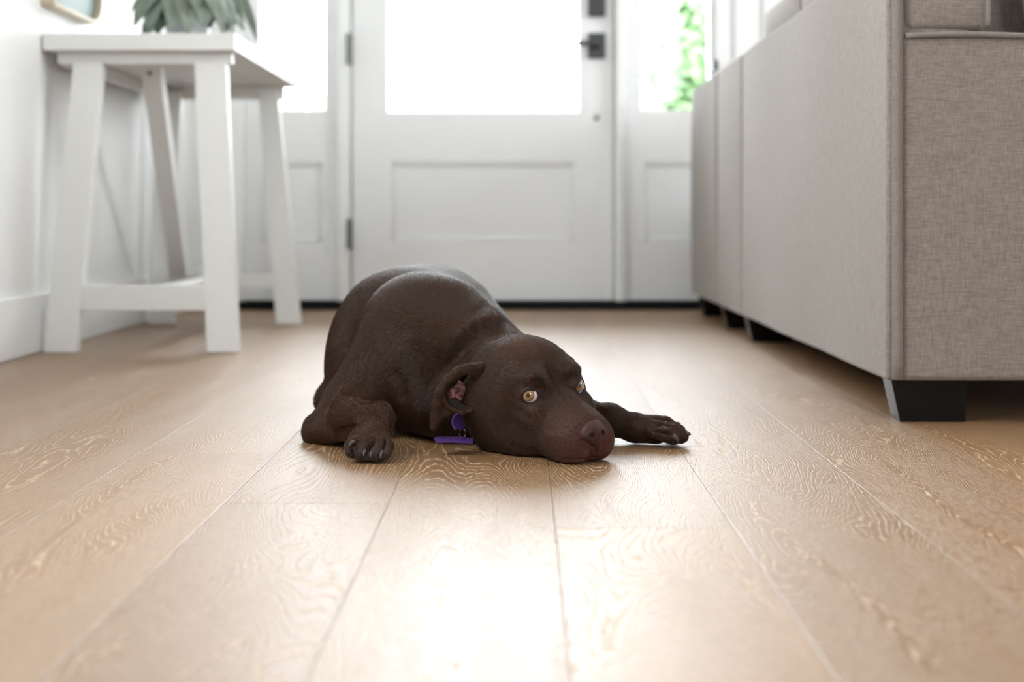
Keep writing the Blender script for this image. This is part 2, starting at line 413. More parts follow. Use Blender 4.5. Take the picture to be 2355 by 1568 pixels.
for A, B in zip(rings, rings[1:]):
    for k in range(n):
        q = (A[k % len(A)], A[(k+1) % len(A)], B[(k+1) % len(B)], B[k % len(B)])
        q = list(dict.fromkeys(q))
        if len(q) > 2: b.bm.faces.new(q)
b.build('pot', m_pot, PT, smooth=True)
def leaf(name, base, tip, width, sag, parent, roll=0.):
    base = Vector(base); tip = Vector(tip); d = tip-base; ln = d.length
    side = d.cross(Vector((0,0,1))).normalized(); side = (Matrix.Rotation(roll, 3, d.normalized()) @ side)
    up = side.cross(d.normalized())
    bm = bmesh.new(); rows = 12; cols = 5; g = []
    for i in range(rows+1):
        t = i/rows; c = base+d*t+Vector((0,0,1))*sag*4*t*(1-t)*ln
        w_ = width*(math.sin(math.pi*min(1, max(0, (t-.18)/.82)))**.7 if t > .18 else 0)+.0022
        g.append([bm.verts.new(c+side*w_*(j/(cols-1)-.5)*2+up*(abs(j/(cols-1)-.5)*2)**1.5*w_*.35+up*.002*math.sin(t*25+j)) for j in range(cols)])
    for i in range(rows):
        for j in range(cols-1): bm.faces.new((g[i][j], g[i][j+1], g[i+1][j+1], g[i+1][j]))
    me = D.meshes.new(name); bm.to_mesh(me); bm.free(); me.shade_smooth()
    o = link(name, me, m_leaf, parent); s = o.modifiers.new('t', 'SOLIDIFY'); s.thickness = .0012
    return o
rl = random.Random(11)
for i in range(64):
    a = rl.uniform(0, 2*math.pi); R_ = rl.uniform(.06, .155)
    el = rl.uniform(-.08, .08) if i % 3 else rl.uniform(.0, .2)
    b0 = (.012*math.cos(a), .012*math.sin(a), .095)
    tx, ty, tz = R_*math.cos(a)*1.0, R_*math.sin(a)*.9, max(.012, .10+el)
    if -.885+tx < -1.10: tx = -.2
    leaf('leaf', b0, (tx, ty, tz), rl.uniform(.024, .042), rl.uniform(.15, .35), PT, rl.uniform(-.5, .5))
# longer leaves that droop towards the front and right edges of the table
for (px, py, Y, w_) in ((560, 70, 3.98, .034), (592, 95, 4.15, .024), (308, 60, 3.62, .030), (340, 76, 3.60, .038), (392, 70, 3.58, .046), (432, 78, 3.58, .036), (470, 62, 3.60, .048), (512, 76, 3.62, .034), (540, 60, 3.70, .036), (300, 30, 3.70, .030), (530, 40, 3.8, .036), (360, 40, 3.66, .036)):
    q = P(px, py, Y); q[2] = max(q[2], .775)
    v = Vector(q)-PT.location; leaf('leaf', (.0, .0, .100), v, w_, .34, PT, rl.uniform(-.4, .4))

# ------------------------------------------------------------------ wooden-framed mirror on the left wall
m_oakf = mat('pale_oak_frame', (.56,.47,.34), .5)
m_mir = mat('mirror_glass', (.33,.40,.385), .6, 0.0, .2)
MR = empty('wall_mirror', (WLX, 3.66, 1.0)); tag(MR, 'small wall mirror in a pale wooden frame on the left wall above the console table', 'mirror')
def rrect(y0, y1, z0, z1, rf, rn, n=8):
    pts = []
    for cy, cz, a0, r in ((y1-rf, z0+rf, -90, rf), (y1-rf, z1-rf, 0, rf), (y0+rn, z1-rn, 90, rn), (y0+rn, z0+rn, 180, rn)):
        for k in range(n+1):
            a = math.radians(a0+90*k/n); pts.append((cy+r*math.cos(a), cz+r*math.sin(a)))
    return pts
Yn, Yf = 3300*1.155/1105-.0, 3300*1.155/990.
out = rrect(Yn, Yf, .828, 1.25, .075, .012); inn = rrect(Yn+.012, Yf-.012, .840, 1.238, .065, .006)
bm = bmesh.new(); n = len(out)
R4 = [[bm.verts.new((x, p[0]-3.66, p[1]-1.0)) for p in q] for x, q in ((.0, out), (.034, out), (.034, inn), (.0, inn))]
for a in range(4):
    A, B = R4[a], R4[(a+1) % 4]
    for k in range(n): bm.faces.new((A[k], A[(k+1) % n], B[(k+1) % n], B[k]))
bmesh.ops.recalc_face_normals(bm, faces=bm.faces)
me = D.meshes.new('mirror_frame'); bm.to_mesh(me); bm.free(); fo = link('mirror_frame', me, m_oakf, MR); bv = fo.modifiers.new('b', 'BEVEL'); bv.width = .003
bm = bmesh.new(); A = [bm.verts.new((.016, p[0]-3.66, p[1]-1.0)) for p in inn]; B = [bm.verts.new((.004, p[0]-3.66, p[1]-1.0)) for p in inn]
bm.faces.new(A); bm.faces.new(B[::-1])
for k in range(n): bm.faces.new((A[k], B[k], B[(k+1) % n], A[(k+1) % n]))
bmesh.ops.recalc_face_normals(bm, faces=bm.faces)
me = D.meshes.new('mirror_glass'); bm.to_mesh(me); bm.free(); link('mirror_glass', me, m_mir, MR)

# ------------------------------------------------------------------ sectional sofa
SX, SY = .566, 3300/1484.
S = empty('sectional_sofa', (SX+.4, 3.4, 0)); so = S.location
tag(S, 'greige linen sectional sofa with low black block legs, seen from its back corner', 'sofa')
def cushion(b, x0, x1, y0, y1, z0, z1, n=8, puff=.02, seed=0, axes='xyz'):
    """box with faces gridded and slightly puffed and rippled"""
    r = random.Random(seed); ph = [r.uniform(0, 6) for _ in range(6)]
    cache = {}
    def pt(u, v, w_):
        key = (round(u, 5), round(v, 5), round(w_, 5))
        if key in cache: return cache[key]
        x, y, z = x0+(x1-x0)*u, y0+(y1-y0)*v, z0+(z1-z0)*w_
        su, sv, sw = math.sin(math.pi*u), math.sin(math.pi*v), math.sin(math.pi*w_)
        if 'x' in axes: x += puff*(2*u-1)*(abs(2*u-1) > .99)*(sv*sw)**.5 + (.0025*math.sin(y*9+ph[0])*math.sin(z*5+ph[1]))*(abs(2*u-1) > .99)
        if 'y' in axes: y += puff*(2*v-1)*(abs(2*v-1) > .99)*(su*sw)**.5 + (.0025*math.sin(x*9+ph[2])*math.sin(z*6+ph[3]))*(abs(2*v-1) > .99)
        if 'z' in axes: z += puff*(2*w_-1)*(abs(2*w_-1) > .99)*(max(su*sv, 0))**.5
        cache[key] = b.bm.verts.new((x, y, z)); return cache[key]
    for fixed in range(3):
        for side in (0, 1):
            for i in range(n):
                for j in range(n):
                    q = []
                    for (a, c) in ((i, j), (i+1, j), (i+1, j+1), (i, j+1)):
                        uvw = [a/n, c/n]; uvw.insert(fixed, side); q.append(pt(*uvw))
                    b.bm.faces.new(q)
    return b
BZ0, ARMZ, BTOP = .067, .603, .742
# back panels (the long outer face): a near section and two narrower ones beyond
secs = ((SY, 3.695), (3.703, 4.165), (4.173, 4.79))
for i, (a, c) in enumerate(secs):
    b = MB(); cushion(b, SX, SX+.13, a, c, BZ0, BTOP, 14, .004, i)
    b.build('back_section', m_linen, S, bevel=.014, seg=4, off=so)
# near end: arm panel facing the camera, its upper edge piped
b = MB(); cushion(b, SX+.020, SX+.95, SY-.012, SY+.20, BZ0+.001, ARMZ, 12, .004, 9, 'y')
b.build('arm', m_linen, S, bevel=.010, seg=4, off=so)
# corner strip wrapping the back onto the end, and its dark seam
b = MB(); b.tube([(SX+.0135, SY-.0105, z) for z in np.linspace(BZ0+.004, BTOP-.02, 24)], .0085, 10)
b.build('corner_piping', m_welt, S, smooth=True, off=so)
b = MB(); b.tube([(x, SY-.0145, ARMZ-.002+.0012*math.sin(x*30)) for x in np.linspace(SX+.025, SX+.945, 60)], .0045, 10)
b.build('welt', m_welt, S, smooth=True, off=so)
b = MB(); cushion(b, SX+.134, SX+.95, SY+.21, 4.79, BZ0+.01, .30, 6, .0, 4)
b.build('seat_base', m_linen, S, bevel=.01, off=so)
for i, (a, c) in enumerate(secs):
    b = MB(); cushion(b, SX+.135, SX+.97, a+(.215 if i == 0 else .003), c-.003, .302, .46, 6, .012, 20+i)
    b.build('seat_cushion', m_linen, S, bevel=.02, seg=3, off=so)
def sleg(x, y):
    b = MB(); d = .055
    b.hexa([(x+.026, y, 0), (x+.128, y, 0), (x+.128, y+d, 0), (x+.026, y+d, 0)],
           [(x+.011, y-.004, BZ0), (x+.130, y-.004, BZ0), (x+.130, y+d, BZ0), (x+.011, y+d, BZ0)])
    b.build('leg', m_soleg, S, bevel=.0015, off=so)
for (x, y) in ((SX, SY+.022), (SX, 3.68), (SX, 4.12), (SX, 4.64), (SX+.80, SY+.022), (SX+.80, 3.68), (SX+.80, 4.64)): sleg(x, y)
# back bolster sitting above the arm at the near end, piped on its right edge
b = MB(); cushion(b, SX+.024, SX+.155, SY-.010, SY+.6, ARMZ+.006, BTOP+.03, 10, .008, 31)
b.build('back_pad', m_linen, S, bevel=.012, seg=4, off=so)
b = MB(); b.tube([(SX+.152-.0016*k*0+(.0-.03*(max(0, z-.66)))*1.2, SY-.016, z) for k, z in enumerate(np.linspace(ARMZ+.012, BTOP+.02, 14))], .0035, 8)
b.build('welt', m_welt, S, smooth=True, off=so)
# loose cushions
def loose(name, label, c, size, rot, seed, m=m_linen):
    e = empty(name, c); e.rotation_euler = rot; tag(e, label, 'cushion')
    w_, d_, h_ = size; b = MB(); n = 28; r = random.Random(seed)
    for s_ in (1, -1):
        g = []
        for i in range(n+1):
            row = []
            for j in range(n+1):
                u, v = i/n*2-1, j/n*2-1
                k = (1-abs(u)**3.2)*(1-abs(v)**3.2)
                pin = 1-.05*(abs(u)*abs(v))**2
                row.append((u*w_/2*pin, s_*(d_/2*max(k, 0)**.45), v*h_/2*pin))
            g.append(row)
        V = [[b.bm.verts.new(p) for p in row] for row in g]
        for i in range(n):
            for j in range(n): b.bm.faces.new((V[i][j], V[i+1][j], V[i+1][j+1], V[i][j+1]))
    bmesh.ops.remove_doubles(b.bm, verts=b.bm.verts, dist=.0002)
    b.build('cover', m, e, smooth=True)
    b = MB(); q = []
    for (u0, v0, u1, v1) in ((-1,-1,1,-1), (1,-1,1,1), (1,1,-1,1), (-1,1,-1,-1)):
        for k in range(10):
            u = u0+(u1-u0)*k/10; v = v0+(v1-v0)*k/10; pin = 1-.05*(abs(u)*abs(v))**2
            q.append((u*w_/2*pin, 0, v*h_/2*pin))
    b.tube(q, .004, 8, closed=True); b.build('piping', m_welt, e, smooth=True)
    return e
for i, (x0, x1, ya, yb, z0, z1) in enumerate(((.605, .83, 2.50, 3.095, .462, .835), (.605, .83, 3.105, 3.57, .462, .83), (.70, .86, 3.60, 4.16, .462, .735), (.70, .86, 4.18, 4.77, .462, .735))):
    b = MB()
    if x0 < .65:
        cushion(b, SX+.134, x1, ya, yb, z0, BTOP+.008, 6, .004, 50+i); cushion(b, x0, x1+.01, ya+.002, yb-.002, BTOP+.010, z1, 8, .014, 60+i)
    else: cushion(b, x0, x1, ya, yb, z0, z1, 8, .01, 50+i)
    b.build('back_cushion', m_linen, S, bevel=.022, seg=4, off=so)
b = MB(); cushion(b, SX+.165, .93, SY+.215, 2.49, .462, .84, 8, .008, 71)
b.build('back_cushion', m_linen, S, bevel=.022, seg=4, off=so)
loose('sofa_cushion', 'greige piped cushion standing on the sofa arm in the top right corner', (1.022, SY+.12, .812), (.42, .13, .405), (math.radians(-4), 0, 0), 3)


# ================================================================== THE DOG
# The body is one continuous surface, sculpted as a smoothly blended distance field
# and polygonised on a grid that is finest around the head.
class Field:
    def __init__(s, xs, ys, zs):
        s.xs, s.ys, s.zs = (np.asarray(a, dtype=np.float32) for a in (xs, ys, zs))
        s.v = np.full((len(xs), len(ys), len(zs)), .06, dtype=np.float32)
    def sl(s, lo, hi):
        out = []
        for a, l, h in zip((s.xs, s.ys, s.zs), lo, hi):
            i0 = max(0, int(np.searchsorted(a, l))-1); i1 = min(len(a), int(np.searchsorted(a, h))+1)
            if i1 <= i0: return None
            out.append(slice(i0, i1))
        return tuple(out)
    def pts(s, sl):
        return s.xs[sl[0]][:, None, None], s.ys[sl[1]][None, :, None], s.zs[sl[2]][None, None, :]
def smin(a, b, k):
    if k <= 0: return np.minimum(a, b)
    h = np.clip(.5+.5*(b-a)/k, 0, 1)
    return b+(a-b)*h-k*h*(1-h)
def smax(a, b, k): return -smin(-a, -b, k)
def frame(ax):
    """rows are the three local axes"""
    return np.array(ax, dtype=np.float32)
class Ell:
    def __init__(s, c, r, R=None):
        s.c = np.array(c, dtype=np.float32); s.r = np.array(r, dtype=np.float32); s.R = np.eye(3, dtype=np.float32) if R is None else R
    def bounds(s, m):
        e = np.sqrt(((s.R.T*s.r[None, :])**2).sum(1))+m
        return s.c-e, s.c+e
    def d(s, X, Y, Z):
        x, y, z = X-s.c[0], Y-s.c[1], Z-s.c[2]
        R = s.R; a = (R[0,0]*x+R[0,1]*y+R[0,2]*z)/s.r[0]; b = (R[1,0]*x+R[1,1]*y+R[1,2]*z)/s.r[1]; c = (R[2,0]*x+R[2,1]*y+R[2,2]*z)/s.r[2]
        k0 = np.sqrt(a*a+b*b+c*c)+1e-9; k1 = np.sqrt((a/s.r[0])**2+(b/s.r[1])**2+(c/s.r[2])**2)+1e-9
        return k0*(k0-1)/k1
class Cone:
    def __init__(s, a, b, ra, rb):
        s.a = np.array(a, dtype=np.float32); s.b = np.array(b, dtype=np.float32); s.ra, s.rb = ra, rb
    def bounds(s, m):
        r = max(s.ra, s.rb)+m
        return np.minimum(s.a, s.b)-r, np.maximum(s.a, s.b)+r
    def d(s, X, Y, Z):
        ab = s.b-s.a; L2 = float((ab**2).sum())+1e-9
        x, y, z = X-s.a[0], Y-s.a[1], Z-s.a[2]
        t = np.clip((x*ab[0]+y*ab[1]+z*ab[2])/L2, 0, 1)
        return np.sqrt((x-ab[0]*t)**2+(y-ab[1]*t)**2+(z-ab[2]*t)**2)-(s.ra+(s.rb-s.ra)*t)
def add(F, p, k=.012):
    sl = F.sl(*p.bounds(k+.012))
    if sl is None: return
    F.v[sl] = smin(F.v[sl], p.d(*F.pts(sl)).astype(np.float32), k)
def cut(F, p, k=.004):
    sl = F.sl(*p.bounds(k+.003))
    if sl is None: return
    F.v[sl] = smax(F.v[sl], -p.d(*F.pts(sl)).astype(np.float32), k)
def surface(F):
    v = F.v; nx, ny, nz = v.shape; neg = v < 0
    cnt = np.zeros((nx-1, ny-1, nz-1), dtype=np.int8)
    for i in (0, 1):
        for j in (0, 1):
            for k in (0, 1): cnt += neg[i:nx-1+i, j:ny-1+j, k:nz-1+k]
    act = (cnt > 0) & (cnt < 8); idx = np.argwhere(act); n = len(idx)
    vid = np.full(act.shape, -1, dtype=np.int32); vid[act] = np.arange(n, dtype=np.int32)
    I, J, K = idx.T
    acc = np.zeros((n, 3)); w = np.zeros(n)
    G = (F.xs.astype(np.float64), F.ys.astype(np.float64), F.zs.astype(np.float64))
    def corner(o): return v[I+o[0], J+o[1], K+o[2]].astype(np.float64)
    def pos(o): return np.stack([G[0][I+o[0]], G[1][J+o[1]], G[2][K+o[2]]], 1)
    for ax in range(3):
        o1, o2 = [a for a in range(3) if a != ax]
        for p in (0, 1):
            for q in (0, 1):
                a = [0, 0, 0]; a[o1] = p; a[o2] = q; b = list(a); b[ax] = 1
                va, vb = corner(a), corner(b); m = (va < 0) != (vb < 0)
                t = np.where(m, va/np.where(m, va-vb, 1), 0)[:, None]
                acc += np.where(m[:, None], pos(a)*(1-t)+pos(b)*t, 0); w += m
    verts = acc/w[:, None]
    faces = []
    for ax in range(3):
        sa = [slice(None)]*3; sb = [slice(None)]*3; sa[ax] = slice(0, -1); sb[ax] = slice(1, None)
        cr = neg[tuple(sa)] != neg[tuple(sb)]
        e = np.argwhere(cr); o1, o2 = (ax+1) % 3, (ax+2) % 3
        ok = (e[:, o1] > 0) & (e[:, o2] > 0) & (e[:, o1] < v.shape[o1]-1) & (e[:, o2] < v.shape[o2]-1)
        e = e[ok]; q = []
        for (d1, d2) in ((-1, -1), (0, -1), (0, 0), (-1, 0)):
            c = e.copy(); c[:, o1] += d1; c[:, o2] += d2; q.append(vid[c[:, 0], c[:, 1], c[:, 2]])
        q = np.stack(q, 1); inside = neg[e[:, 0], e[:, 1], e[:, 2]]
        q[~inside] = q[~inside][:, ::-1]; faces.append(q)
    faces = np.concatenate(faces)
    faces = faces[(faces >= 0).all(1)]
    return verts, faces
def np_mesh(name, verts, faces, m, parent=None, org=(0,0,0), cols=None):
    me = D.meshes.new(name); nf = len(faces)
    me.vertices.add(len(verts)); me.vertices.foreach_set('co', (verts-np.array(org)).astype(np.float32).ravel())
    me.loops.add(nf*4); me.loops.foreach_set('vertex_index', faces.astype(np.int32).ravel())
    me.polygons.add(nf); me.polygons.foreach_set('loop_start', np.arange(0, nf*4, 4, dtype=np.int32)); me.polygons.foreach_set('loop_total', np.full(nf, 4, dtype=np.int32))
    me.update(calc_edges=True)
    if cols is not None:
        ca = me.color_attributes.new('coat', 'FLOAT_COLOR', 'POINT')
        ca.data.foreach_set('color', np.concatenate([cols, np.ones((len(cols), 1))], 1).astype(np.float32).ravel())
    me.shade_smooth()
    return link(name, me, m, parent)

# head frame: origin between the eyes; l = dog's left, f = out along the muzzle, u = up
yaw, pitch, roll = math.radians(35), math.radians(13), math.radians(7)
Fv = np.array([math.sin(yaw)*math.cos(pitch), -math.cos(yaw)*math.cos(pitch), -math.sin(pitch)])
Lv = np.array([math.cos(yaw), math.sin(yaw), 0.]); Uv = np.cross(Fv, Lv)*-1
Uv = np.cross(Lv, Fv); Uv = Uv if Uv[2] > 0 else -Uv
Lv, Uv = Lv*math.cos(roll)+Uv*math.sin(roll), Uv*math.cos(roll)-Lv*math.sin(roll)
HO = P(1275, 896, 1.925)
HR = frame([Lv, Fv, Uv])
def H(l, f, u): return HO+Lv*l+Fv*f+Uv*u
def HE(l, f, u, rl, rf, ru, R=HR): return Ell(H(l, f, u), (rl, rf, ru), R)
def HC(a, b, ra, rb): return Cone(H(*a), H(*b), ra, rb)

def grid(lo, f0, f1, hi, hf, hc):
    g = []; x = lo
    while x < hi:
        g.append(x); x += hf if f0 <= x < f1 else hc
    return g
HF = 0.00125
F = Field(grid(-.37, -.075, .13, .27, HF, .0026), grid(1.80, 1.83, 2.02, 2.78, HF, .0030), grid(-.012, -.004, .172, .262, HF, .0028))

# ---- trunk, hindquarters
def body(F):
    rear = Field(F.xs, F.ys, F.zs)
    add(rear, Ell((-.172, 2.46, .117), (.130, .20, .113)), .02)
    add(rear, Ell((-.208, 2.40, .121), (.101, .15, .108)), .04)
    add(rear, Ell((-.155, 2.55, .122), (.112, .13, .110)), .04)
    add(rear, Ell((-.266, 2.34, .078), (.052, .13, .092)), .03)      # left thigh folded on the floor
    add(rear, Cone((-.30, 2.27, .03), (-.27, 2.18, .022), .028, .022), .02)
    add(rear, Ell((-.068, 2.46, .082), (.070, .13, .084)), .03)      # right thigh
    add(rear, Cone((-.12, 2.66, .09), (-.02, 2.73, .02), .028, .014), .03)  # tail on the floor behind
    add(rear, Cone((-.02, 2.73, .02), (-.10, 2.765, .012), .014, .007), .01)
    front = Field(F.xs, F.ys, F.zs)
    add(front, Ell((-.145, 2.25, .114), (.104, .17, .118)), .02)
    add(front, Ell((-.170, 2.20, .126), (.078, .12, .100)), .03)
    add(front, Ell((-.140, 2.12, .085), (.085, .09, .088)), .03)
    add(front, Cone((-.114, 2.19, .138), (-.034, 2.08, .100), .081, .062), .03)  # neck
    add(front, Cone((-.060, 2.12, .075), (-.02, 2.05, .06), .066, .056), .03)
    add(front, Ell((-.10, 2.06, .055), (.07, .06, .055)), .02)       # throat and brisket
    F.v[:] = smin(rear.v, front.v, .012)
body(F)
# left (image-left) shoulder and fore leg
E = P(735, 990, 2.05); Wr = P(868, 968, 1.935)
add(F, Cone(P(905, 800, 2.14), P(812, 925, 2.09), .057, .040), .022)
add(F, Cone(P(812, 925, 2.09), P(742, 985, 2.05), .039, .024), .014)
add(F, Cone(P(735, 994, 2.05), P(800, 965, 1.99), .0215, .027), .014)
add(F, Cone(P(800, 965, 1.99), P(868, 962, 1.935), .027, .0200), .012)
add(F, Cone(P(868, 962, 1.935), P(858, 998, 1.910), .0205, .0215), .008)
add(F, Cone(P(858, 998, 1.910), P(830, 1012, 1.905), .020, .017), .006)
# toes of the left paw, knuckled and pointing at the camera
def toe(F, a, b, c, r, k=.0035):
    add(F, Cone(a, b, r*.92, r), k); add(F, Cone(b, c, r, r*.93), k)
for (x0, y0, x1, y1, x2, y2, r) in ((838, 1003, 812, 1024, 811, 1036, .0105), (848, 1003, 836, 1026, 834, 1043, .0120), (864, 1004, 866, 1026, 864, 1044, .0122), (878, 1002, 886, 1026, 884, 1040, .0100)):
    toe(F, P(x0, y0, 1.905), P(x1, y1, 1.880), P(x2, y2, 1.872), r)
# right fore leg, stretched out to the right behind the muzzle
add(F, Cone(P(1150, 960, 2.12), P(1330, 968, 2.06), .050, .032), .02)
add(F, Cone(P(1330, 968, 2.06), P(1400, 968, 2.035), .031, .0215), .012)
add(F, Cone(P(1400, 966, 2.035), P(1462, 986, 2.025), .0205, .0185), .010)
add(F, Cone(P(1462, 986, 2.025), P(1508, 988, 2.020), .0195, .0205), .008)
for (x0, y0, Y0, x1, y1, Y1, x2, y2, Y2, r) in ((1500, 992, 2.00, 1530, 1000, 1.985, 1549, 1008, 1.985, .0098), (1502, 980, 2.01, 1540, 990, 2.0, 1566, 1003, 2.0, .0112),
        (1500, 976, 2.03, 1530, 976, 2.025, 1560, 992, 2.025, .0108), (1490, 975, 2.05, 1520, 975, 2.05, 1540, 988, 2.05, .0100)):
    toe(F, P(x0, y0, Y0), P(x1, y1, Y1), P(x2, y2, Y2), r)

# ---- head
Hd = Field(F.xs, F.ys, F.zs)
add(Hd, HE(0, -.074, -.001, .053, .070, .051), .01)
add(Hd, HE(.024, -.056, -.004, .032, .058, .043), .02)
add(Hd, HE(-.028, -.056, -.002, .035, .060, .046), .02)
for s in (-1, 1):
    add(Hd, HE(s*.050, -.060, -.034, .032, .050, .046), .022)      # cheek muscle
    add(Hd, HE(s*.029, -.010, .019, .017, .018, .012), .012)       # brow
    add(Hd, HE(s*.034, .002, -.028, .022, .032, .024), .014)       # below the eye
    add(Hd, HE(s*.0235, .044, -.048, .0245, .048, .031), .012)     # flews
    add(Hd, HE(s*.0185, .070, -.050, .0200, .025, .028), .010)
add(Hd, HC((0, -.012, -.014), (0, .072, -.028), .0235, .0215), .016)  # bridge of the muzzle
add(Hd, HE(0, .040, -.036, .032, .048, .028), .012)
add(Hd, HC((0, -.05, -.062), (0, .060, -.070), .040, .016), .016)   # lower jaw
add(Hd, HE(-.030, -.035, -.066, .034, .055, .026), .02)             # cheek skin pooling on the floor
add(Hd, HC((-.045, -.09, -.035), (-.02, -.11, -.012), .046, .044), .02)
add(Hd, Ell(P(1155, 968, 1.990), (.042, .048, .054)), .02)
add(Hd, Ell(P(1215, 985, 1.955), (.045, .040, .048)), .02)
add(Hd, HE(0, .083, -.029, .0175, .010, .0150), .006)               # nose seat
EYE = [H(-.0385, -.0030, .000), H(.0310, .0040, .001)]; ER = .0125
outd = []
for i, s in enumerate((-1, 1)):
    c = EYE[i]; o = Lv*s*.42+Fv*.90+Uv*.12; o /= np.linalg.norm(o); outd.append(o)
    si = np.cross(o, Uv); si /= np.linalg.norm(si); up = np.cross(si, o)
    add(Hd, Ell(c-o*.0005, (.0150, .0148, .0140)), .006)           # lids round the ball
    Rr = frame([si, o, up])
    cut(Hd, Ell(c+o*.0120, (.0112, .0100, .0080), Rr), .0016)
    cut(Hd, Cone(c+o*.0125-si*s*.0095, c+o*.011-si*s*.014-up*.001, .0016, .0006), .002)
    cut(Hd, Ell(c, (ER+.0003,)*3), 0)
# nape: a shallow valley keeps the head apart from the neck
F.v[:] = smin(F.v, Hd.v, .010)
del Hd
# rest everything on the floor
zz = F.zs[None, None, :]
F.v[:] = smax(F.v, np.broadcast_to(.0006-zz, F.v.shape).astype(np.float32), .004)
dv, df = surface(F)
def vnormals(v, f):
    n = np.cross(v[f[:, 2]]-v[f[:, 0]], v[f[:, 3]]-v[f[:, 1]]); out = np.zeros_like(v)
    for j in range(4): np.add.at(out, f[:, j], n)
    return out/(np.linalg.norm(out, axis=1)[:, None]+1e-12)
dn = vnormals(dv, df)
VIS = (dn*(dv-np.array([0, 0, CH]))).sum(1) < 0
PXY = np.stack([VX+dv[:, 0]*FPX/dv[:, 1], VY-(dv[:, 2]-CH)*FPX/dv[:, 1]], 1)
def polydist(pts, q):
    best = np.full(len(q), 1e9); ts = np.zeros(len(q)); n = len(pts)-1
    for i in range(n):
        a, b_ = np.array(pts[i], float), np.array(pts[i+1], float); ab = b_-a
        t = np.clip(((q-a)@ab)/(ab@ab), 0, 1); d = np.linalg.norm(q-a-t[:, None]*ab, axis=1)
        m_ = d < best; best[m_] = d[m_]; ts[m_] = (i+t[m_])/n
    return best, ts
def crease(pts, w_, depth, taper=True, ymax=9):
    """press a fold into (depth > 0) or raise a ridge on (depth < 0) the surface along a line"""
    d, t = polydist(pts, PXY); k = np.exp(-(d/w_)**2)*depth
    if taper: k *= np.clip(np.sin(np.pi*np.clip(t, .04, .96))*1.6, 0, 1)
    k *= VIS & (dv[:, 1] < ymax)
    dv[:] -= dn*k[:, None]
# brow furrow and forehead
crease([(1250,822),(1262,850),(1275,879),(1290,906),(1305,923),(1330,939)], 4.5, .0022)
crease([(1240,800),(1262,850),(1290,900)], 14, .0018)
crease([(1300,870),(1312,900),(1338,935)], 7, -.0016)
crease([(1300,838),(1304,850)], 6, .0025); crease([(1228,872),(1250,878)], 5, .0018)
crease([(1216,862),(1236,864),(1252,876)], 8, -.0020)
crease([(1292,848),(1312,860)], 8, -.0016)
# round the near eye
crease([(1190,915),(1204,926),(1225,930),(1248,922)], 3.2, .0012)
crease([(1196,900),(1210,889),(1228,888),(1244,900)], 3.0, .0012)
crease([(1188,935),(1206,955),(1230,968)], 8, .0022)
crease([(1320,872),(1332,866),(1345,876)], 2.6, .0010)
crease([(1268,905),(1284,925),(1300,935)], 6, .0012)
# muzzle, lips
crease([(1372,1012),(1371,1028),(1371,1046)], 2.2, .0022)
crease([(1345,1012),(1360,1022),(1371,1026)], 3, .0010)
crease([(1374,1044),(1368,1052),(1350,1056),(1320,1057),(1285,1053)], 2.4, .0026)
crease([(1262,1000),(1266,1025),(1290,1050)], 8, .0016)
crease([(1170,1015),(1200,1030),(1250,1040)], 9, .0018)
crease([(1120,960),(1140,1000),(1165,1025)], 10, -.0015)
crease([(1240,975),(1275,990),(1310,985)], 10, .0012)
# neck folds behind the skull, and over the shoulder
crease([(1178,750),(1150,752),(1105,765),(1065,795),(1035,830),(1010,870)], 18, .0140, True, 2.3)
crease([(1158,726),(1120,730),(1080,750),(1030,790)], 9, -.0035, True, 2.3)
crease([(1135,702),(1110,706),(1075,728)], 7, .0020, True, 2.3)
crease([(985,800),(1000,850),(985,900),(960,940)], 14, .0030)
crease([(930,760),(955,790),(962,850)], 16, -.0040)
crease([(905,840),(925,880),(930,930)], 14, .0035)
crease([(1124,678),(1160,712),(1196,750)], 7, .0025, True, 2.25)
# elbow and forearm
crease([(782,890),(800,905),(823,925),(850,935),(880,938)], 5, .0050)
crease([(775,915),(795,925),(812,938)], 4, .0020)
crease([(905,930),(900,965),(905,1000)], 9, .0060)
crease([(760,995),(800,985),(826,975)], 12, .0070)
crease([(800,948),(845,948),(880,960)], 7, -.0022)
# toes of the left paw
crease([(838,1003),(819,1013),(808,1026),(810,1047),(815,1062)], 3.4, .0095)
crease([(864,1004),(853,1024),(838,1046),(833,1064)], 3.6, .0095)
crease([(884,1004),(886,1018),(877,1038),(872,1063)], 3.2, .0095)
# toes of the right paw
crease([(1500,962),(1513,960),(1535,966),(1552,972)], 3.0, .0060)
crease([(1505,978),(1525,974),(1548,980)], 3.2, .0050)
crease([(1500,992),(1518,993),(1535,995),(1547,1005)], 4.5, .0070)
crease([(1440,975),(1470,985),(1500,1000)], 12, -.0015)
dn = vnormals(dv, df)
ORG = (-.12, 2.25, 0)
DOG = empty('dog', ORG); tag(DOG, 'chocolate brown short-haired dog lying on the oak floor with its chin down', 'dog')

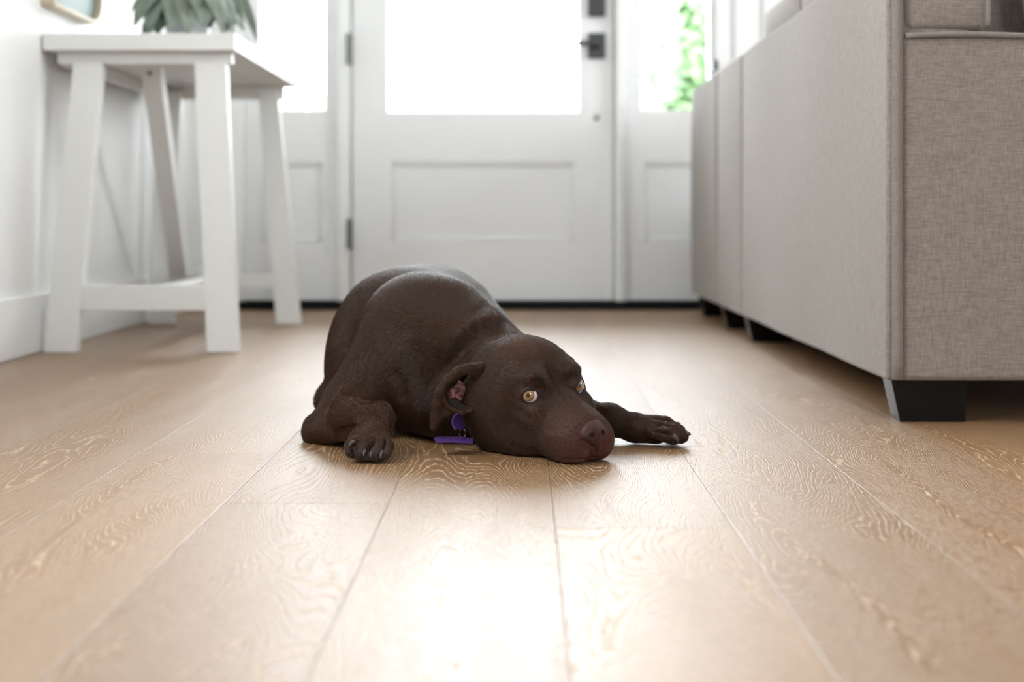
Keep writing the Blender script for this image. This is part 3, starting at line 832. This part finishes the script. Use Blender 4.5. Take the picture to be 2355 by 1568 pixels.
def coat_mat():
    m = mat('short_brown_coat', (.04,.02,.012), .6, spec=.18); b_ = BS(m)
    b_.inputs['Sheen Weight'].default_value = .03; b_.inputs['Sheen Roughness'].default_value = .35; b_.inputs['Sheen Tint'].default_value = (.8,.7,.62,1)
    a = N(m, 'ShaderNodeAttribute', attribute_name='coat'); g = N(m, 'ShaderNodeTexCoord')
    n1 = N(m, 'ShaderNodeTexNoise'); n1.inputs['Scale'].default_value = 420; n1.inputs['Detail'].default_value = 2; L(m, g.outputs['Object'], n1.inputs[0])
    n2 = N(m, 'ShaderNodeTexNoise'); n2.inputs['Scale'].default_value = 14; n2.inputs['Detail'].default_value = 3; L(m, g.outputs['Object'], n2.inputs[0])
    f = MA(m, 'ADD', .45, MA(m, 'ADD', MA(m, 'MULTIPLY', n1.outputs[0], .6), MA(m, 'MULTIPLY', n2.outputs[0], .5)))
    v = N(m, 'ShaderNodeVectorMath', operation='SCALE'); L(m, a.outputs['Color'], v.inputs[0]); L(m, f, v.inputs['Scale'])
    L(m, v.outputs[0], b_.inputs['Base Color'])
    bp = N(m, 'ShaderNodeBump'); bp.inputs['Strength'].default_value = .35; bp.inputs['Distance'].default_value = .0008
    L(m, n1.outputs[0], bp.inputs['Height']); L(m, bp.outputs[0], b_.inputs['Normal'])
    return m
m_coat = coat_mat()
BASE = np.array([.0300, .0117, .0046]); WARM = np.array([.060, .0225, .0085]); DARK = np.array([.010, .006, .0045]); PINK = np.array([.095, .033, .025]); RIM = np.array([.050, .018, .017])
def coat_colours(v):
    c = np.tile(BASE, (len(v), 1))
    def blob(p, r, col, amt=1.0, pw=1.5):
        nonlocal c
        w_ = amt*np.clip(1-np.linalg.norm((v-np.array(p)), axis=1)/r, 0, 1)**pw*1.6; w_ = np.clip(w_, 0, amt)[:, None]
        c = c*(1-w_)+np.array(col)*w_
    blob(P(790, 975, 2.0), .11, WARM, .8); blob(P(870, 975, 1.93), .06, WARM, .6)  # forearm and wrist: warm light from the left put into the coat colour
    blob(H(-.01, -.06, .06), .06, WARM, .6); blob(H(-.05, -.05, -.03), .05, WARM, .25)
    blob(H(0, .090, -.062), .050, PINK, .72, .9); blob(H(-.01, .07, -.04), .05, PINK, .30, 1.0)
    for i, s in enumerate((-1, 1)):
        blob(EYE[i]+outd[i]*.008, .022, RIM, .75, 1.0); blob(EYE[i]+outd[i]*.008, .0150, (.008,.004,.003), .9, .6)
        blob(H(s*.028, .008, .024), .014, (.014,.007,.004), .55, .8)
    blob(P(1379, 1049, 1.862), .008, (.006,.003,.002), .95, .6)
    for px, py, Y in ((815, 1045, 1.87), (840, 1050, 1.87), (865, 1050, 1.87), (888, 1045, 1.87)): blob(P(px, py, Y), .02, (.050,.037,.031), .6)
    return c
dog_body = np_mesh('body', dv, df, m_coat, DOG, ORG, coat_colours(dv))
print('dog verts', len(dv))

# ---- eyes
m_eye = mat('amber_eye', (.5,.25,.06), .08)
def eye_mat(m):
    b_ = BS(m); b_.inputs['Coat Weight'].default_value = 1.0; b_.inputs['Coat Roughness'].default_value = .02
    tc = N(m, 'ShaderNodeTexCoord'); sp = N(m, 'ShaderNodeSeparateXYZ'); nv = N(m, 'ShaderNodeVectorMath', operation='NORMALIZE')
    L(m, tc.outputs['Object'], nv.inputs[0]); L(m, nv.outputs[0], sp.inputs[0])
    ang = MA(m, 'ARCCOSINE', sp.outputs[2])
    def st(a, w_=.03): return MA(m, 'DIVIDE', MA(m, 'SUBTRACT', ang, a), w_, clamp=True)
    n = N(m, 'ShaderNodeTexNoise'); n.inputs['Scale'].default_value = 900; L(m, tc.outputs['Object'], n.inputs[0])
    iris = MIX(m, n.outputs[0], (.19,.085,.024), (.36,.20,.075))
    iris = MIX(m, MA(m, 'DIVIDE', MA(m, 'SUBTRACT', .36, ang), .16, clamp=True), iris, (.10,.05,.022))
    c = MIX(m, st(.20), (.006,.006,.008), iris)
    c = MIX(m, st(.66, .03), c, (.05,.02,.012))
    c = MIX(m, st(.71, .03), c, (.72,.62,.60))
    L(m, c, b_.inputs['Base Color'])
eye_mat(m_eye)
for i in (0, 1):
    bm = bmesh.new(); bmesh.ops.create_uvsphere(bm, u_segments=40, v_segments=28, radius=ER)
    me = D.meshes.new('eyeball'); bm.to_mesh(me); bm.free(); me.shade_smooth()
    o = link('eyeball', me, m_eye, DOG); o.location = Vector(EYE[i])-Vector(ORG)
    g_ = Vector((1.0, 0, .34))-Vector(EYE[i]) if i else Vector((-.30, 0, .14))-Vector(EYE[i])
    o.rotation_euler = g_.to_track_quat('Z', 'Y').to_euler()
    o['label'] = 'amber eye with a dark pupil'

# ---- nose leather
Ns = Field(*[np.arange(c-.026, c+.026, .0007) for c in H(0, .088, -.030)])
add(Ns, HE(-.001, .0885, -.0245, .0165, .0112, .0126), .004)
add(Ns, HE(-.001, .0905, -.0355, .0090, .0105, .0115), .008)
for s in (-1, 1):
    add(Ns, HE(s*.0120-.001, .0885, -.0290, .0088, .0098, .0090), .004)
    cut(Ns, HE(s*.0088-.001, .1005, -.0288, .0036, .0065, .0046), .0015)
    cut(Ns, HC((s*.0110-.001, .0995, -.0312), (s*.0205-.001, .0885, -.0342), .0012, .0008), .0015)
cut(Ns, HC((-.001, .1015, -.024), (-.001, .1015, -.050), .0004, .0005), .0016)
nv_, nf_ = surface(Ns)
m_nose = mat('nose_leather', (.048,.0205,.0170), .5, spec=.2)
def pebble(m):
    tc = N(m, 'ShaderNodeTexCoord'); v = N(m, 'ShaderNodeTexVoronoi'); v.inputs['Scale'].default_value = 900; L(m, tc.outputs['Object'], v.inputs['Vector'])
    bp = N(m, 'ShaderNodeBump'); bp.inputs['Strength'].default_value = .3; bp.inputs['Distance'].default_value = .0004; bp.invert = True
    L(m, v.outputs['Distance'], bp.inputs['Height']); L(m, bp.outputs[0], BS(m).inputs['Normal'])
pebble(m_nose)
o = np_mesh('nose', nv_, nf_, m_nose, DOG, ORG); o['label'] = 'brown leathery nose with two nostrils'

# ---- ears
def ear_mesh(name, build, c, r, h=.0011, **k):
    Fe = Field(*[np.arange(c[i]-r[i], c[i]+r[i], h) for i in range(3)]); build(Fe)
    v, f = surface(Fe); return v, f
EY = 1.955
def poly_sd(pts, x, y):
    pts = [np.array(p, float) for p in pts]; d = np.full(x.shape, 1e9); sgn = np.ones(x.shape); j = len(pts)-1
    for i in range(len(pts)):
        a, b_ = pts[j], pts[i]; e = b_-a; wx, wy = x-a[0], y-a[1]
        t = np.clip((wx*e[0]+wy*e[1])/(e@e), 0, 1); d = np.minimum(d, (wx-e[0]*t)**2+(wy-e[1]*t)**2)
        c1, c2 = y >= a[1], y < b_[1]; c3 = e[0]*wy > e[1]*wx
        sgn = np.where((c1 & c2 & c3) | (~c1 & ~c2 & ~c3), -sgn, sgn); j = i
    return sgn*np.sqrt(d)
FLAP = [(1106,842),(1085,838),(1062,840),(1043,854),(1021,872),(1006,891),(998,912),(994,931),(992,960),(990,980),(993,990),(1001,991),(1008,980),(1019,966),(1032,961),(1046,955),(1056,948),(1075,948),(1106,930)]
CUP = [(1075,853),(1049,868),(1030,886),(1019,908),(1022,920),(1030,933),(1043,943),(1062,949),(1083,944),(1099,928),(1104,905)]
def near_ear(Fe):
    X, Y, Z = np.meshgrid(Fe.xs, Fe.ys, Fe.zs, indexing='ij')
    px = VX+X*FPX/Y; py = VY-(Z-CH)*FPX/Y
    d2 = poly_sd(FLAP, px, py)/1700.
    yc = 1.939+.006*np.clip((px-1000)/100, 0, 1)+.0025*np.sin((py-850)/40.)
    Fe.v[:] = smax(d2+.001, np.abs(Y-yc)-.0055, .005).astype(np.float32)
    add(Fe, Ell(P(1074, 902, 1.968), (.024, .026, .027)), .006)
    pts = [(1140, 838, 1.985, .004), (1106, 845, 1.950, .0082), (1080, 848, 1.942, .0080), (1052, 857, 1.938, .0078), (1031, 876, 1.936, .0075), (1014, 900, 1.936, .0072), (1005, 930, 1.938, .0066), (1001, 958, 1.940, .0058), (998, 981, 1.941, .0046)]
    for a, b2 in zip(pts, pts[1:]): add(Fe, Cone(P(*a[:3]), P(*b2[:3]), a[3]*.62, b2[3]*.62), .008)
    cut(Fe, Ell(P(1076, 896, 1.944), (.0165, .036, .0200)), .003)
    cut(Fe, Ell(P(1047, 902, 1.932), (.0125, .012, .0140)), .003)
    add(Fe, Cone(P(1104, 905, 1.943), P(1128, 880, 1.975), .0030, .0030), .004); add(Fe, Cone(P(1099, 928, 1.943), P(1130, 922, 1.975), .0030, .0025), .004)
    rim = [(c[0], c[1]) for c in CUP[3:]]
    for a, b2 in zip(rim, rim[1:]): add(Fe, Cone(P(a[0], a[1], 1.936), P(b2[0], b2[1], 1.936+.005*(b2[0] > 1080)), .0026, .0028), .003)
ev, ef = ear_mesh('ear', near_ear, P(1050, 915, 1.955), (.05, .045, .06))
ec = np.tile(BASE*1.05, (len(ev), 1))
pk = P(1050, 905, 1.955); w_ = np.clip(1-np.linalg.norm((ev-pk)*np.array([1, .5, 1]), axis=1)/.016, 0, 1)[:, None]
epx = VX+ev[:, 0]*FPX/ev[:, 1]; epy = VY-(ev[:, 2]-CH)*FPX/ev[:, 1]
inner = (poly_sd(CUP, epx, epy) < -5)
ec[inner] = np.array([.010, .0045, .003])  # shade of the ear hollow put into its colour
o = np_mesh('ear', ev, ef, m_coat, DOG, ORG, ec); o['label'] = 'folded near ear showing its pink inside'
Fp = Field(*[np.arange(P(1048, 905, 1.95)[i]-.03, P(1048, 905, 1.95)[i]+.03, .0008) for i in range(3)])
add(Fp, Ell(P(1051, 895, 1.952), (.0130, .011, .0120)), .004); add(Fp, Ell(P(1036, 906, 1.945), (.0080, .008, .0080)), .004); add(Fp, Ell(P(1055, 912, 1.949), (.0070, .008, .0070)), .002)
cut(Fp, Cone(P(1044, 900, 1.938), P(1042, 916, 1.936), .0010, .0010), .002)
pv, pf = surface(Fp); m_pink = mat('pink_ear_skin', (.17,.072,.068), .65, spec=.15)
def mottled(m):
    tc = N(m, 'ShaderNodeTexCoord'); n = N(m, 'ShaderNodeTexNoise'); n.inputs['Scale'].default_value = 160; n.inputs['Detail'].default_value = 3; L(m, tc.outputs['Object'], n.inputs[0])
    f = MA(m, 'MULTIPLY', MA(m, 'SUBTRACT', n.outputs[0], .42), 4.0, clamp=True)
    L(m, MIX(m, f, (.05,.022,.018), (.24,.105,.10)), BS(m).inputs['Base Color'])
mottled(m_pink)
q = np_mesh('inner_ear', pv, pf, m_pink, o, ORG); near_ear_obj, near_v, near_f = o, ev, ef
def far_ear(Fe):
    pts = [P(1255, 806, 2.03), P(1283, 820, 2.03), P(1305, 838, 2.03), P(1317, 862, 2.035)]
    for a, b2, r_ in zip(pts, pts[1:], (.010, .011, .010)): add(Fe, Cone(a, b2, r_, r_*.9), .008)
ev, ef = ear_mesh('ear', far_ear, P(1312, 845, 2.035), (.05, .05, .05))
np_mesh('ear', ev, ef, m_coat, DOG, ORG, np.tile(BASE, (len(ev), 1)))

# ---- claws
m_claw = mat('claw_horn', (.06,.038,.034), .4, spec=.3)
def claw(a, b_, r):
    a, b_ = Vector(a), Vector(b_); mid = (a+b_)/2+Vector((0,0,.0022)); b2 = MB()
    b2.tube([a, a.lerp(mid, .6), mid, mid.lerp(b_, .6), b_], [r, r*.95, r*.8, r*.5, r*.12], 10)
    b2.build('claw', m_claw, DOG, smooth=True, off=ORG)
for (x0, y0, x1, y1) in ((815, 1016, 803, 1026), (839, 1035, 836, 1050), (857, 1038, 851, 1053), (880, 1038, 874, 1056)):
    claw(P(x0, y0, 1.868), P(x1, y1, 1.858), .0030)
claw(P(1567, 1000, 2.0), P(1590, 999, 1.995), .0045); claw(P(1548, 1003, 1.975), P(1560, 1017, 1.972), .0040); claw(P(1552, 978, 2.03), P(1566, 975, 2.03), .0032)

# ---- collar
m_purple = mat('purple_collar', (.055,.020,.115), .45, spec=.3)
co = Vector(ORG)
m_band = MB()
cc = np.array([-.040, 2.050, .062]); ax = np.array([.55, -.80, -.18]); ax /= np.linalg.norm(ax)
e1 = np.cross(ax, (0, 0, 1)); e1 /= np.linalg.norm(e1); e2 = np.cross(e1, ax)
n = 64; R4 = []
for k in range(n):
    a = 2*math.pi*k/n; p = cc+e1*math.cos(a)*.060+e2*math.sin(a)*.058
    o_ = (e1*math.cos(a)+e2*math.sin(a))
    R4.append([m_band.bm.verts.new(p+ax*s1*.0095+o_*s2*.0013) for s1, s2 in ((-1,-1),(1,-1),(1,1),(-1,1))])
for k in range(n):
    Aq, Bq = R4[k], R4[(k+1) % n]
    for j in range(4): m_band.bm.faces.new((Aq[j], Aq[(j+1) % 4], Bq[(j+1) % 4], Bq[j]))
CO = m_band.build('collar', m_purple, DOG, bevel=.0005, off=co); CO['label'] = 'purple strap collar'
def ribbon(pts, wd, th, name, par):
    b2 = MB(); rows = []
    for p, w2 in zip(pts, wd):
        p = np.array(p); w2 = np.array(w2)
        t_ = np.cross(w2, (1, 0, .001)); t_ = t_/np.linalg.norm(t_)*th/2
        rows.append([b2.bm.verts.new(p+a_*w2/2+c_*t_) for a_, c_ in ((-1,-1),(1,-1),(1,1),(-1,1))])
    for A_, B_ in zip(rows, rows[1:]):
        for j in range(4): b2.bm.faces.new((A_[j], A_[(j+1) % 4], B_[(j+1) % 4], B_[j]))
    b2.bm.faces.new(rows[0][::-1]); b2.bm.faces.new(rows[-1])
    return b2.build(name, m_purple, par, bevel=.0004, off=co)
# the loose end, lying level a little above the floor
pts = [P(1088, 1014, 1.935), P(1066, 1012, 1.935), P(1040, 1011, 1.935), P(1014, 1011, 1.935), P(1000, 1012, 1.935)]
end = ribbon(pts, [(0, .022, .003)]*4+[(-.004, .018, .003)], .0024, 'strap_end', CO)
b = MB()
for px_ in (1020, 1036, 1052, 1068):
    c_ = Vector(P(px_, 1010.6, 1.935)); b.tube([c_+Vector((0, 0, .0010)), c_+Vector((0, .0005, .0016))], .0010, 12)
b.build('eyelet', m_black, CO, off=co)
# the keeper loop that shows under the ear
b2 = MB(); rows = []
for k in range(14):
    a = math.radians(-70+k*12.5); c_ = P(1064, 968, 1.940); R_ = .0095
    p = c_+np.array([-math.cos(a)*R_*.8, 0, math.sin(a)*R_*1.15])
    o_ = np.array([-math.cos(a), 0, math.sin(a)])*.0012; y_ = np.array([.006, .010, 0])
    rows.append([b2.bm.verts.new(p+q_) for q_ in (-y_-o_, y_-o_, y_+o_, -y_+o_)])
for A_, B_ in zip(rows, rows[1:]):
    for j in range(4): b2.bm.faces.new((A_[j], A_[(j+1) % 4], B_[(j+1) % 4], B_[j]))
b2.bm.faces.new(rows[0][::-1]); b2.bm.faces.new(rows[-1])
b2.build('keeper_loop', m_purple, CO, bevel=.0004, off=co)
b = MB(); c_ = Vector(P(1064, 996, 1.955)); b.tube([c_+Vector((.0045*math.cos(t_), 0, .006*math.sin(t_))) for t_ in np.linspace(0, 2*math.pi, 17)[:-1]], .0012, 8, closed=True)
b.build('ring', mat('steel_ring', (.12,.12,.12), .3, 1.0), CO, smooth=True, off=co)

# ---- short fur, combed from the nose backwards and down the limbs
def fur(nhair, dv=dv, df=df, dn=dn, parent=DOG, ear=False):
    q = [(H(0,.07,-.02), -Fv), (H(0,-.05,.05), -Fv*.9+Uv*.05), (H(-.06,-.05,-.04), -Fv-.35*Uv), (H(-.03,.03,-.06), -Fv-.2*Uv), (H(.05,-.04,0.), -Fv),
         (P(1180,775,2.05), (-.5,.8,.0)), (P(1120,740,2.08), (-.5,.8,.3)), (P(1050,800,2.05), (-.7,.6,-.2)), (P(980,880,2.05), (-.5,.4,-.6)), (P(930,960,2.03), (-.3,.3,-.8)),
         (P(1000,700,2.15), (-.3,1,.1)), (P(960,640,2.2), (-.1,1,0)), ((-.2,2.5,.22), (0,1,-.1)), ((-.27,2.3,.12), (0,.6,-.8)), ((-.3,2.4,.08), (0,.5,-.8)),
         (P(860,800,2.1), (-.3,.2,-.9)), (P(790,900,2.06), (-.5,-.1,-.85)), (P(730,980,2.03), (-.3,-.3,-.8)), (P(800,960,1.97), (1,-.7,-.1)), (P(870,965,1.92), (.1,-.5,-.9)), (P(850,1030,1.88), (0,-.4,-.9)),
         (P(1400,965,2.0), (1,-.1,-.05)), (P(1540,990,1.99), (1,-.1,-.3))]
    qp = np.array([np.array(a, float) for a, _ in q]); qd = np.array([np.array(d, float)/np.linalg.norm(d) for _, d in q])
    tri = np.concatenate([df[:, [0, 1, 2]], df[:, [0, 2, 3]]])
    a, b_, c = dv[tri[:, 0]], dv[tri[:, 1]], dv[tri[:, 2]]
    fn = np.cross(b_-a, c-a); area = np.linalg.norm(fn, axis=1)/2; cen = (a+b_+c)/3
    fn /= (2*area[:, None]+1e-12)
    # only where a viewer in the room can see it: not on the belly
    w_ = area*(cen[:, 2] > .003)*(fn[:, 2] > -.75)
    w_ *= np.where(cen[:, 1] < 2.05, 2.2, np.where(cen[:, 1] < 2.35, 1.0, .55))
    for e_, o_ in zip(EYE, outd): w_ *= np.linalg.norm(cen-(e_+o_*.008), axis=1) > .0135
    w_ *= np.linalg.norm(cen-H(0, .092, -.031), axis=1) > .016
    if ear: w_ = area*(1-.98*(poly_sd(CUP, VX+cen[:, 0]*FPX/cen[:, 1], VY-(cen[:, 2]-CH)*FPX/cen[:, 1]) < -3))
    w_ /= w_.sum(); ii = rng.choice(len(tri), nhair, p=w_)
    r1 = np.sqrt(rng.random(nhair)); r2 = rng.random(nhair)
    wa, wb, wc = (1-r1)[:, None], (r1*(1-r2))[:, None], (r1*r2)[:, None]
    T3 = tri[ii]; p = dv[T3[:, 0]]*wa+dv[T3[:, 1]]*wb+dv[T3[:, 2]]*wc
    n = dn[T3[:, 0]]*wa+dn[T3[:, 1]]*wb+dn[T3[:, 2]]*wc; n /= np.linalg.norm(n, axis=1)[:, None]
    W_ = 1/(((p[:, None, :]-qp[None])**2).sum(2)+1e-4)**2; W_ /= W_.sum(1)[:, None]; d = W_@qd
    d += rng.normal(0, .13, d.shape); d -= n*(d*n).sum(1)[:, None]; d /= np.linalg.norm(d, axis=1)[:, None]+1e-9
    head = np.linalg.norm(p-H(0, -.02, -.02), axis=1) < .10; muz = np.linalg.norm(p-H(0, .075, -.04), axis=1) < .055
    paw = (np.linalg.norm(p-P(850, 1030, 1.88), axis=1) < .045) | (np.linalg.norm(p-P(1530, 990, 2.0), axis=1) < .05)
    ln = np.where(muz | paw, .0026, np.where(head, .0048, .0075))*rng.uniform(.6, 1.25, nhair)
    if ear: ln = ln*0+.0026
    ln = ln[:, None]; lift = rng.uniform(.14, .34, nhair)[:, None]
    p0 = p-n*.0006; p1 = p+d*ln*.5+n*ln*lift*.62; p2 = p+d*ln+n*ln*lift*.75
    pts = np.stack([p0, p1, p2], 1)-np.array(ORG)
    cu = D.hair_curves.new('fur'); cu.add_curves([3]*nhair)
    cu.attributes['position'].data.foreach_set('vector', pts.astype(np.float32).ravel())
    ra = cu.attributes.get('radius') or cu.attributes.new('radius', 'FLOAT', 'POINT')
    rad = np.tile(np.array([.00016, .00013, .00002], dtype=np.float32), nhair)*np.repeat(np.where(head, .8, 1.0), 3).astype(np.float32)
    ra.data.foreach_set('value', rad.astype(np.float32))
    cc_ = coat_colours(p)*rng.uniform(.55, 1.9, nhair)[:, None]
    ca = cu.attributes.new('coat', 'FLOAT_COLOR', 'CURVE'); ca.data.foreach_set('color', np.concatenate([cc_, np.ones((nhair, 1))], 1).astype(np.float32).ravel())
    m = mat('fur_strands', (.04,.02,.012), .34, spec=.30)
    at = N(m, 'ShaderNodeAttribute', attribute_name='coat'); L(m, at.outputs['Color'], BS(m).inputs['Base Color'])
    o = D.objects.new('fur', cu); COL.objects.link(o); cu.materials.append(m); o.parent = parent; o['kind'] = 'stuff'
fur(240000)
fur(12000, near_v, near_f, vnormals(near_v, near_f), near_ear_obj, True)
